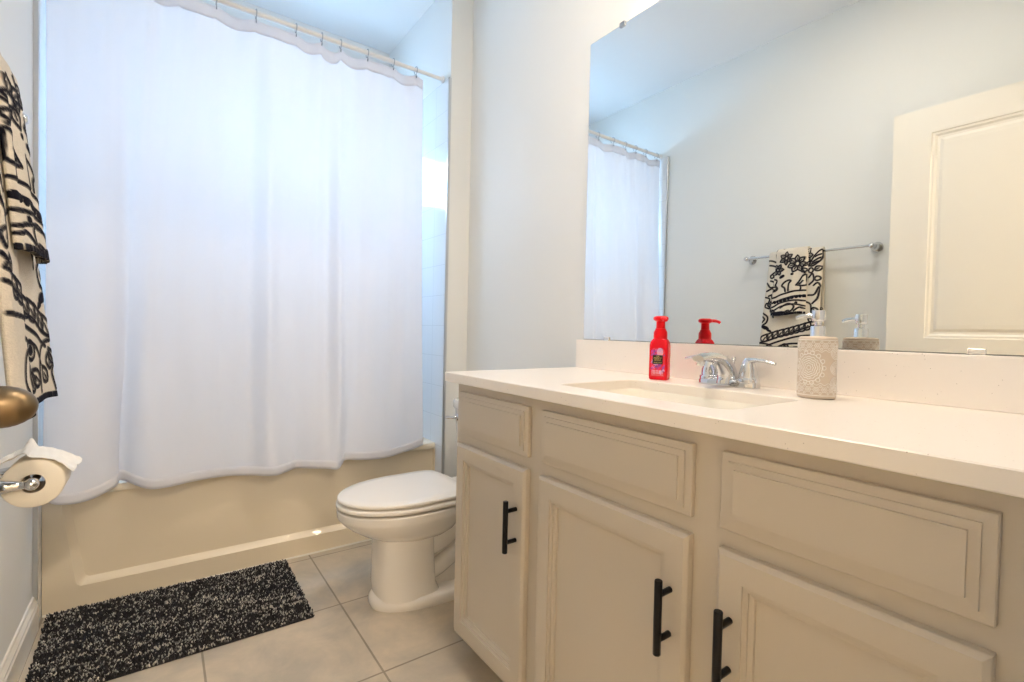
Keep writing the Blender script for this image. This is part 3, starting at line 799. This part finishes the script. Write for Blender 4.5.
sd = empty('soap_dispenser', (1.182, .484, TOP), math.atan2(-.4865, -1.18) - .42); tag(sd, 'beige ceramic soap dispenser with raised white swirls and chrome pump', 'soap dispenser')
def dispenser_skin():
    nu, nv = 420, 190
    A = np.linspace(-PI, PI, nu); Z = np.linspace(0, 1, nv); a, z = np.meshgrid(A, Z, indexing='ij')
    H, R0 = .134, .0370
    s = a * R0; t = z * H                     # surface coordinates in metres (s = 0 faces the camera)
    per = 2 * PI * R0 / 2
    sl = ((s + per / 2) % per) - per / 2      # medallion repeats twice around
    line = np.zeros_like(s)
    def add(d, w_): 
        nonlocal line; line = np.maximum(line, np.clip(1.4 - np.abs(d) / w_, 0, 1))
    r_ = np.hypot(sl * 1.0, (t - .067) * .86)
    for q in (.004, .0085, .0125, .0165, .0205, .0255):
        wob = .0007 * np.cos(np.arctan2(t - .067, sl) * (8 if q < .02 else 16)); add(r_ - q - wob, .00085)
    # scallops hugging the medallion
    for k in range(14):
        an = 2 * PI * k / 14; add(np.hypot(sl - .0285 * math.cos(an), (t - .067) * .86 - .0285 * math.sin(an)) - .0036, .0007)
    keep = r_ > .034
    for zc_ in (.034, .067, .100):
        rr_ = np.hypot(np.abs(((s) % per) - per / 2), t - zc_)
        for q in (.0035, .0075, .0115, .0150): add(np.where(keep, rr_ - q - .0006 * np.cos(np.arctan2(t - zc_, sl) * 10), 9), .0008)
    # side lozenges
    # border bands of rosettes at top and bottom
    for zb in (.020, .115):
        pp = .0152; sb_ = ((s + pp / 2) % pp) - pp / 2; rb = np.hypot(sb_, t - zb)
        add(rb - .0022, .0007); add(rb - .0052 - .0008 * np.cos(np.arctan2(t - zb, sb_) * 6), .0007)
        sc = ((s) % pp) - pp / 2; add(np.hypot(sc, t - zb - .0075) - .0022, .0006); add(np.hypot(sc, t - zb + .0075) - .0022, .0006)
    add(t - .0075, .0008); add(t - .127, .0008); add(t - .1035 - .002 * np.cos(s * 2 * PI / .0152), .0007); add(t - .032 + .002 * np.cos(s * 2 * PI / .0152), .0007)
    edge = np.minimum(np.minimum(z / .03, (1 - z) / .03), 1); R = R0 - .004 * (1 - np.sqrt(np.clip(1 - (1 - edge) ** 2, 0, 1))) + .0012 * line
    X = np.stack([R * np.cos(a), R * np.sin(a), t + .0004], -1)
    base = np.array((.66, .56, .46)); wh = np.array((.93, .91, .87))
    C = base + (wh - base) * line[..., None]
    return X, C
Xd, Cd = dispenser_skin()
dbody = gridmesh('dispenser_body', Xd, attr_mat('dispenser_glaze', .5), sd, colors=Cd)
bm = bmesh.new(); lathe(bm, [(0, .1335), (.0330, .1340), (.0336, .1342), (.0325, .1350), (.015, .1360), (0, .136)], seg=40)
cap_o = link('shoulder', bm, mat('dispenser_clay', (.66, .57, .46), .55), sd, True, angle=40)
pm = bmesh.new(); lathe(pm, [(.0155, .1345), (.0155, .137), (.0150, .138), (.0150, .156), (.0140, .158), (.0085, .159), (.0075, .160), (.0075, .168), (.012, .169), (.0130, .171), (.0130, .191), (.0120, .193), (0, .1935)], seg=32)
P = [(.0, 0, .181), (.02, 0, .181), (.034, 0, .1795), (.044, 0, .176)]
ang = math.atan2(1.0, -.15) - math.atan2(-.4865, -1.18) + .42; rm = Matrix.Rotation(ang, 3, 'Z')
tube(pm, [tuple(rm @ Vector(p)) for p in P], [.0052, .005, .0046, .0042], 14)
link('pump', pm, M_chrome, sd, True, angle=40)

# ================================================================== TOWEL BAR AND TOWELS
BX, BZ = XL + .075, 1.492
tb = empty('towel_bar', (XL, 1.264, BZ)); tag(tb, 'chrome towel bar on the left wall holding patterned towels', 'towel bar')
bm = bmesh.new(); lathe(bm, [(.0065, -.315), (.0065, .315)], (.075, 0, 0), 20, 'y'); link('bar', bm, M_chrome, tb, True, angle=40)
for s in (-1, 1):
    bm = bmesh.new(); lathe(bm, [(0, .0005), (.026, .0005), (.027, .004), (.025, .010), (.016, .016), (.0105, .026), (.0100, .050), (.0125, .060), (.0140, .072), (.0135, .082), (.009, .089), (0, .091)], (0, s * .320, 0), 28, 'x'); link('post', bm, M_chrome, tb, True, angle=45)

# paisley line art drawn as strokes on the cloth, in metres
CREAM = np.array((.74, .68, .58)); INK = np.array((.012, .012, .020))
class Cloth:
    def __init__(s, w_, h, res=.0019):
        s.nu, s.nv = int(w_ / res) + 1, int(h / res) + 1
        s.u, s.v = np.meshgrid(np.linspace(0, w_, s.nu), np.linspace(0, h, s.nv), indexing='ij'); s.m = np.zeros((s.nu, s.nv))
        s.res = res
    def stroke(s, pts, wd_):
        pts = np.array(pts)
        for a, b in zip(pts[:-1], pts[1:]):
            lo = np.minimum(a, b) - wd_ * 2; hi = np.maximum(a, b) + wd_ * 2
            i0, i1 = np.clip((int(lo[0] / s.res), int(hi[0] / s.res) + 2), 0, s.nu); j0, j1 = np.clip((int(lo[1] / s.res), int(hi[1] / s.res) + 2), 0, s.nv)
            if i1 <= i0 or j1 <= j0: continue
            U = s.u[i0:i1, j0:j1]; V = s.v[i0:i1, j0:j1]; d = b - a; t = np.clip(((U - a[0]) * d[0] + (V - a[1]) * d[1]) / max(d @ d, 1e-12), 0, 1)
            dist = np.hypot(U - a[0] - t * d[0], V - a[1] - t * d[1])
            s.m[i0:i1, j0:j1] = np.maximum(s.m[i0:i1, j0:j1], np.clip((wd_ - dist) / s.res + .5, 0, 1))
    def curve(s, pts, wd_, n=40): s.stroke(np.array(smoothpath(pts, n)), wd_)
    def fill(s, c, a, b, rot=0):
        dx, dy = s.u - c[0], s.v - c[1]; x = dx * math.cos(rot) + dy * math.sin(rot); y = -dx * math.sin(rot) + dy * math.cos(rot)
        s.m = np.maximum(s.m, ((x / a) ** 2 + (y / b) ** 2 < 1) * 1.0)
    def leaf(s, c, ln, rot, wd_, fat=.42):
        c = np.array(c); d = np.array((math.cos(rot), math.sin(rot))); n = np.array((-d[1], d[0])); t = np.linspace(0, 1, 14)
        for sg in (1, -1): s.stroke([c + d * ln * q + n * sg * ln * fat * math.sin(PI * q ** .8) * .5 for q in t], wd_)
        s.stroke([c, c + d * ln * .55], wd_ * .7)
    def paisley(s, c, k, rot, flip=1, w_=.0024):
        c = np.array(c, float); R = np.array(((math.cos(rot), -math.sin(rot)), (math.sin(rot), math.cos(rot))))
        T = lambda p: c + k * (R @ np.array((p[0] * flip, p[1])))
        out = [(.0, -1.0), (.62, -.80), (.86, -.15), (.62, .45), (.18, .85), (-.05, 1.25), (-.42, 1.42), (-.30, 1.05), (-.55, .5), (-.86, -.1), (-.62, -.80), (.0, -1.0)]
        s.curve([T(p) for p in out], w_ * 1.15, 80)
        s.curve([T((p[0] * .72, p[1] * .72 - .08)) for p in out], w_ * .8, 70)
        for q in np.linspace(0, 1, 13)[:-1]:
            P_ = smoothpath(out, 57)[int(q * 56)]; s.fill(T((P_[0] * .86, P_[1] * .86 - .04)), k * .060, k * .060)
        s.fill(T((0, -.30)), k * .16, k * .24, rot); s.curve([T(p) for p in ((-.3, -.55), (0, -.72), (.3, -.55), (.36, -.2), (.1, .3))], w_ * .8)
        for p, an in (((0, .05), 80), ((-.1, .3), 110), ((.18, .12), 50)): s.leaf(T(p), k * .34, rot + math.radians(an) * flip, w_ * .7)
        for q in np.linspace(.02, .98, 9):   # fringe of petals outside
            i = int(q * 56); P_ = np.array(smoothpath(out, 57)[i]); nrm = np.array(T(P_ * 1.0)) - c; an = math.atan2(nrm[1], nrm[0]); s.leaf(T(P_), k * .34, an + .25, w_ * .8, .8)
    def rgb(s, ink=INK, cream=CREAM):
        n = np.random.default_rng(5).random(s.m.shape)[..., None] * .12
        return cream * (1 - n) * (1 - s.m[..., None]) + ink * s.m[..., None]

def towel(name, label, ypos_top, ypos_bot, zb_front, zb_back, offs, flare, seed, draw, group=None):
    """cloth over the bar: back layer, over the top, front layer.  profile in the x-z plane"""
    t = empty(name, (BX, (ypos_top[0] + ypos_top[1]) / 2, BZ)); tag(t, label, 'towel', group)
    oy_ = (ypos_top[0] + ypos_top[1]) / 2
    rad = offs
    prof = []
    nb = 40
    hb = BZ - zb_back; hf = BZ - zb_front
    for k in range(10): prof.append((-rad - .006 * (1 - k / 9), -hb * (1 - k / 9)))
    for k in range(1, 9): a = PI - PI * k / 9; prof.append((rad * math.cos(a), rad * math.sin(a) * 1.05))
    for q in np.linspace(0, 1, 24): prof.append((rad + flare * q ** 1.05, -hf * q))
    prof = np.array(prof); d = np.r_[0, np.cumsum(np.hypot(*np.diff(prof, axis=0).T))]
    H = d[-1]; W = abs(ypos_bot[1] - ypos_bot[0])
    cl = Cloth(W, H)
    def mp(p):       # drawing coordinates of the front layer: left of the drawing hangs nearest the tub
        x, y = p; a_ = (x - draw['x'][0]) / (draw['x'][1] - draw['x'][0]); b_ = (y - 90) / (draw['y1'] - 90)
        return (W * (1 - a_), H - hf * (1 - b_))
    k_ = hf / (draw['y1'] - 90)
    for it in draw['items']:
        if it[0] == 'c': cl.curve([mp(p) for p in it[1]], .0026, 46)
        elif it[0] == 'o':
            c = mp(it[1]); cl.stroke([(c[0] + it[2] * k_ * math.cos(q), c[1] + it[2] * k_ * math.sin(q)) for q in np.linspace(0, 2 * PI, 26)], .0024)
        elif it[0] == 'f': c = mp(it[1]); cl.fill(c, it[2] * k_, it[3] * k_, math.radians(-it[4]))
        elif it[0] == 'l': c = mp(it[1]); cl.leaf(c, it[2] * k_, PI - math.radians(it[3]), .0024, .75)
    for q in range(int(H / .10)):        # the back layer, seen from nowhere but the side
        if q * .10 < H - hf - .08: cl.paisley((W * (.3 if q % 2 else .7), .06 + q * .10), .05, q * 1.3, 1 if q % 2 else -1, .0024)
    if draw.get('edge'): cl.m = np.where(cl.u > W - .0035, np.maximum(cl.m, np.sin(cl.v * 160) > -.5), cl.m)
    # dark ribbed hem at the lower edge
    hemm = (H - cl.v) < .011; cl.m = np.where(hemm, ((np.sin(cl.u * 2 * PI / .009) > -.55)) * 1.0, cl.m)
    px = np.interp(cl.v[0], d, prof[:, 0]); pz = np.interp(cl.v[0], d, prof[:, 1])
    f = cl.u / W
    q = np.clip((cl.v - (H - hf)) / hf, 0, 1)
    y0 = ypos_top[0] * (1 - q) + ypos_bot[0] * q; y1 = ypos_top[1] * (1 - q) + ypos_bot[1] * q
    Y = y0 + (y1 - y0) * f - oy_
    XX = np.broadcast_to(px, f.shape).copy(); ZZ = np.broadcast_to(pz, f.shape).copy()
    front = np.clip((cl.v - (H - hf) + .03) / .06, 0, 1)
    XX += front * (.0045 * np.sin(f * 7 + seed) * (.4 + q) + .0025 * np.sin(f * 17 + q * 4))
    nrm = front * .0016 * cl.m
    XX += nrm
    edge = np.minimum(f, 1 - f) / .06
    XX -= front * .010 * np.clip(1 - edge, 0, 1) ** 2
    XX = np.maximum(XX, XL - BX + .006)
    ZZ = ZZ - front * q * .006 * np.sin(f * 5 + seed)
    X = np.stack([XX, Y, ZZ], -1)
    o = gridmesh('cloth', X, attr_mat(name + '_terry', .95, .5), t, thick=.008, colors=cl.rgb(), offset=-1)
    return t
def flower(x, y, r, n, ph=0): return [('o', (x, y), r * .3)] + [('l', (x + r * .3 * math.cos(math.radians(a)), y + r * .3 * math.sin(math.radians(a))), r * .8, a) for a in [ph + 360 * k / n for k in range(n)]]
HAND = {'x': (130, 312), 'y1': 490, 'edge': True, 'items': flower(262, 160, 52, 7, 10) + flower(196, 118, 38, 6, 30) + flower(150, 190, 34, 6) + [
    ('f', (180, 236), 15, 7, -30), ('f', (238, 226), 6, 5, 0), ('c', [(206, 335), (200, 312), (186, 296), (198, 274), (220, 264), (236, 270), (224, 288), (222, 332)]), ('c', [(262, 302), (284, 268), (308, 236), (312, 272), (308, 306), (262, 302)]),
    ('c', [(284, 304), (290, 322), (286, 336)]), ('c', [(300, 276), (288, 290), (276, 294)]), ('c', [(126, 380), (180, 356), (240, 342), (314, 338)]), ('c', [(126, 414), (180, 390), (240, 376), (314, 372)]),
    ('c', [(126, 446), (170, 414), (230, 400), (314, 406)]), ('c', [(126, 470), (180, 436), (240, 424), (314, 440)]), ('c', [(190, 440), (226, 418), (260, 436), (250, 466), (214, 476)]), ('c', [(262, 470), (286, 450), (312, 456)]),
    ('f', (270, 418), 6, 6, 0), ('f', (176, 474), 44, 9, -4), ('l', (214, 472), 40, 20), ('l', (150, 462), 34, 160), ('c', [(314, 150), (296, 190), (306, 226)]), ('o', (300, 206), 12), ('c', [(130, 250), (150, 262), (142, 292), (160, 314), (134, 334)]), ('o', (140, 312), 10)]
    + [('f', (128 + 20 * k, 408 - 19 * math.sin(k * .19) - k * 1.6), 9, 8, 0) for k in range(10)]}
BATH = {'x': (48, 405), 'y1': 781, 'items': [
    ('c', [(50, 118), (90, 128), (132, 150)]), ('c', [(60, 150), (100, 160), (132, 186)]), ('c', [(74, 216), (108, 198), (132, 224), (112, 256), (78, 250)]), ('o', (86, 222), 11), ('c', [(56, 262), (82, 292), (132, 282)]), ('c', [(58, 314), (98, 300), (112, 330), (74, 346)]),
    ('c', [(54, 352), (84, 366), (76, 402), (102, 432), (122, 482)]), ('l', (66, 392), 40, 60), ('l', (98, 350), 36, 20), ('o', (104, 392), 12), ('l', (112, 420), 44, 80), ('c', [(50, 452), (82, 480), (78, 512), (54, 532)]), ('c', [(50, 474), (64, 492), (52, 512)]), ('f', (74, 546), 24, 9, 25), ('f', (102, 566), 14, 5, 20),
    ('c', [(48, 642), (120, 622), (200, 590), (318, 546), (400, 520)]), ('c', [(48, 642), (110, 654), (160, 690), (170, 760)]), ('c', [(96, 660), (160, 636), (240, 606), (320, 586), (400, 580)]), ('c', [(150, 700), (180, 660), (240, 640), (320, 630)]), ('o', (214, 664), 20), ('f', (214, 664), 9, 9, 0),
    ('c', [(260, 740), (240, 700), (270, 660), (330, 660), (360, 710), (330, 750)]), ('o', (300, 706), 22), ('l', (180, 740), 50, -40), ('l', (220, 752), 50, -70), ('l', (110, 740), 44, -50), ('l', (90, 712), 40, -100), ('l', (60, 700), 40, -60), ('c', [(48, 690), (80, 720), (70, 762)]),
    ('c', [(326, 172), (366, 112), (402, 84), (398, 140), (362, 172), (326, 172)]), ('c', [(352, 152), (396, 128)]), ('c', [(344, 164), (390, 150)]), ('c', [(366, 122), (398, 108)]), ('c', [(334, 242), (358, 220), (368, 258), (340, 284)]), ('o', (346, 200), 14), ('l', (372, 200), 36, -30), ('c', [(338, 346), (380, 342), (398, 300), (394, 366), (370, 396)]), ('c', [(318, 382), (358, 400), (366, 446)]), ('l', (376, 420), 40, 70), ('o', (388, 250), 12), ('c', [(370, 290), (392, 276), (404, 300)]), ('l', (350, 480), 46, 20), ('c', [(400, 470), (372, 500), (330, 512)])]
    + [('l', (66 + 34 * k, 634 - 10.5 * k), 54, -62) for k in range(9)] + flower(300, 110, 44, 7) + flower(220, 100, 40, 6)}
towel('bath_towel', 'cream bath towel with black paisley, longer layer over the towel bar', (1.160, 1.436), (1.160, 1.458), .862, 1.02, .014, .052, 1, BATH)
towel('hand_towel', 'smaller black paisley hand towel folded over the middle of the bath towel', (1.232, 1.392), (1.224, 1.396), 1.150, 1.22, .025, .043, 4, HAND)

# ================================================================== TOILET PAPER
TPY, TPX, TPZ = 1.482, -.226, .673
hd = empty('toilet_paper_holder', (XL, TPY + .05, TPZ)); tag(hd, 'chrome two-post toilet paper holder on the left wall below the towels', 'toilet paper holder')
for y in (-.064, .066):
    bm = bmesh.new()
    lathe(bm, [(0, .0005), (.024, .0005), (.025, .004), (.023, .010), (.013, .016), (.010, .026), (.0135, .050), (.0150, .066), (.0105, .088), (.0085, .094)], (0, y, 0), 26, 'x')
    lathe(bm, [(.0, -.0135), (.008, -.0115), (.0125, -.006), (.0135, 0), (.0125, .006), (.008, .0115), (0, .0135)], (TPX - XL, y, 0), 24, 'y')
    tube(bm, [(.09, y, 0), (TPX - XL, y, 0)], .0085, 16)
    link('post', bm, M_chrome, hd, True, angle=45)
bm = bmesh.new(); lathe(bm, [(.0075, -.058), (.0075, .060)], (TPX - XL, 0, 0), 20, 'y'); link('roller', bm, M_chrome, hd, True, angle=40)
rl = empty('toilet_roll', (TPX, TPY, TPZ - .003)); tag(rl, 'white toilet paper roll with loose sheet on the chrome holder', 'toilet paper')
bm = bmesh.new()
RR, RI = .0535, .0205
prof = [(RI, 0), (RI + .001, -.0012), (RR - .004, -.0008), (RR - .001, .0015), (RR, .004), (RR, .097), (RR - .002, .1), (RI, .1)]
segs = 64; rings = []
for r_, h in prof: rings.append([(r_ * math.sin(2 * PI * i / segs), h, r_ * math.cos(2 * PI * i / segs)) for i in range(segs)])
Lr = loft(bm, rings, False, False)
link('paper', bm, M_paper, rl, True, angle=40)
bm = bmesh.new(); lathe(bm, [(RI, .001), (RI, .099)], (0, 0, 0), 40, 'y', False, False); co = link('core', bm, M_card, rl, True)
def sheet():
    # loose end: crumpled up behind, lying over the top of the roll, its pointed corner out past the front
    pr = smoothpath([(-.078, .030), (-.058, .046), (-.036, .056), (-.018, .064), (-.006, .060), (.012, .0560), (.032, .0475), (.050, .034), (.066, .017)], 80)
    nu, nv = 80, 36; X = np.zeros((nu, nv, 3))
    for i, p in enumerate(pr):
        u = i / (nu - 1)
        for j in range(nv):
            v = j / (nv - 1)
            cr = (.003 * math.sin(v * 11 + u * 9) + .0022 * math.sin(v * 23 - u * 15) + .0012 * math.sin(u * 60 + v * 7)) * (.3 + .7 * abs(u - .6) * 2)
            ridge = (.006 + .012 * v) * math.exp(-((u - .42 + .06 * v) / .06) ** 2)
            X[i, j] = (p[0] + .006 * v * u, -.001 + v * .101, p[1] + max(cr, -.0015) + ridge + .002 * v * u)
    return X
so_ = gridmesh('sheet', sheet(), M_sheet, rl, thick=.0012, offset=1); so_['label'] = 'loose crumpled white sheet'

# ================================================================== LAMPS AND ADDED FILLS
vl = empty('vanity_light', (XR, .72, 2.36)); tag(vl, 'vanity light bar with three downward bell shades on the wall above the mirror', 'lamp')
bm = bmesh.new(); box(bm, (-.025, -.30, -.045), (-.001, .30, .045), .006); link('back_plate', bm, M_chrome, vl)
for y in (-.21, 0, .21):
    bm = bmesh.new(); tube(bm, [(-.02, y, 0), (-.07, y, .012), (-.105, y, .01), (-.115, y, -.012)], .008, 12); lathe(bm, [(.016, -.040), (.020, -.036), (.020, -.012), (.012, -.008)], (-.115, y, 0), 20); link('socket', bm, M_chrome, vl, True, angle=40)
    bm = bmesh.new(); lathe(bm, [(.022, -.030), (.030, -.045), (.044, -.075), (.055, -.115), (.060, -.135), (.0585, -.135), (.0535, -.115), (.0425, -.075), (.0285, -.045), (.0205, -.031)], (-.115, y, 0), 32, cap0=False, cap1=False); link('lamp_shade', bm, M_shade, vl, True, angle=60)  # bell shape put in to turn the light down, off the upper walls
    bm = bmesh.new(); bmesh.ops.create_uvsphere(bm, u_segments=24, v_segments=16, radius=.030); g = link('bulb', bm, M_bulb, vl, True); g.location = (-.115, y, -.088)
cl_ = empty('ceiling_fill_light', (.66, .90, ZC)); tag(cl_, 'added fill light, a flat round glowing disc on the bathroom ceiling', 'lamp')  # no ceiling fixture known; added to brighten the lower parts of the room
bm = bmesh.new(); lathe(bm, [(0, -.0005), (.15, -.0005), (.152, -.012), (.148, -.02), (0, -.02)], seg=40); link('rim', bm, M_trim, cl_, True, angle=40)
bm = bmesh.new(); lathe(bm, [(.140, -.0205), (.138, -.024), (.10, -.026), (0, -.027)], seg=40); link('diffuser', bm, M_ceilfill, cl_, True)
hl = empty('hall_fill_light', (.3, -2.3, ZC)); tag(hl, 'added fill light, a round glowing dome on the hallway ceiling', 'lamp')  # unseen, added to send light through the doorway onto curtain and floor
bm = bmesh.new(); lathe(bm, [(0, -.0005), (.15, -.0005), (.152, -.012), (.148, -.02), (0, -.02)], seg=40); link('rim', bm, M_trim, hl, True, angle=40)
bm = bmesh.new(); lathe(bm, [(.140, -.0205), (.135, -.035), (.11, -.05), (.06, -.06), (0, -.063)], seg=40); link('diffuser', bm, M_hallfill, hl, True)
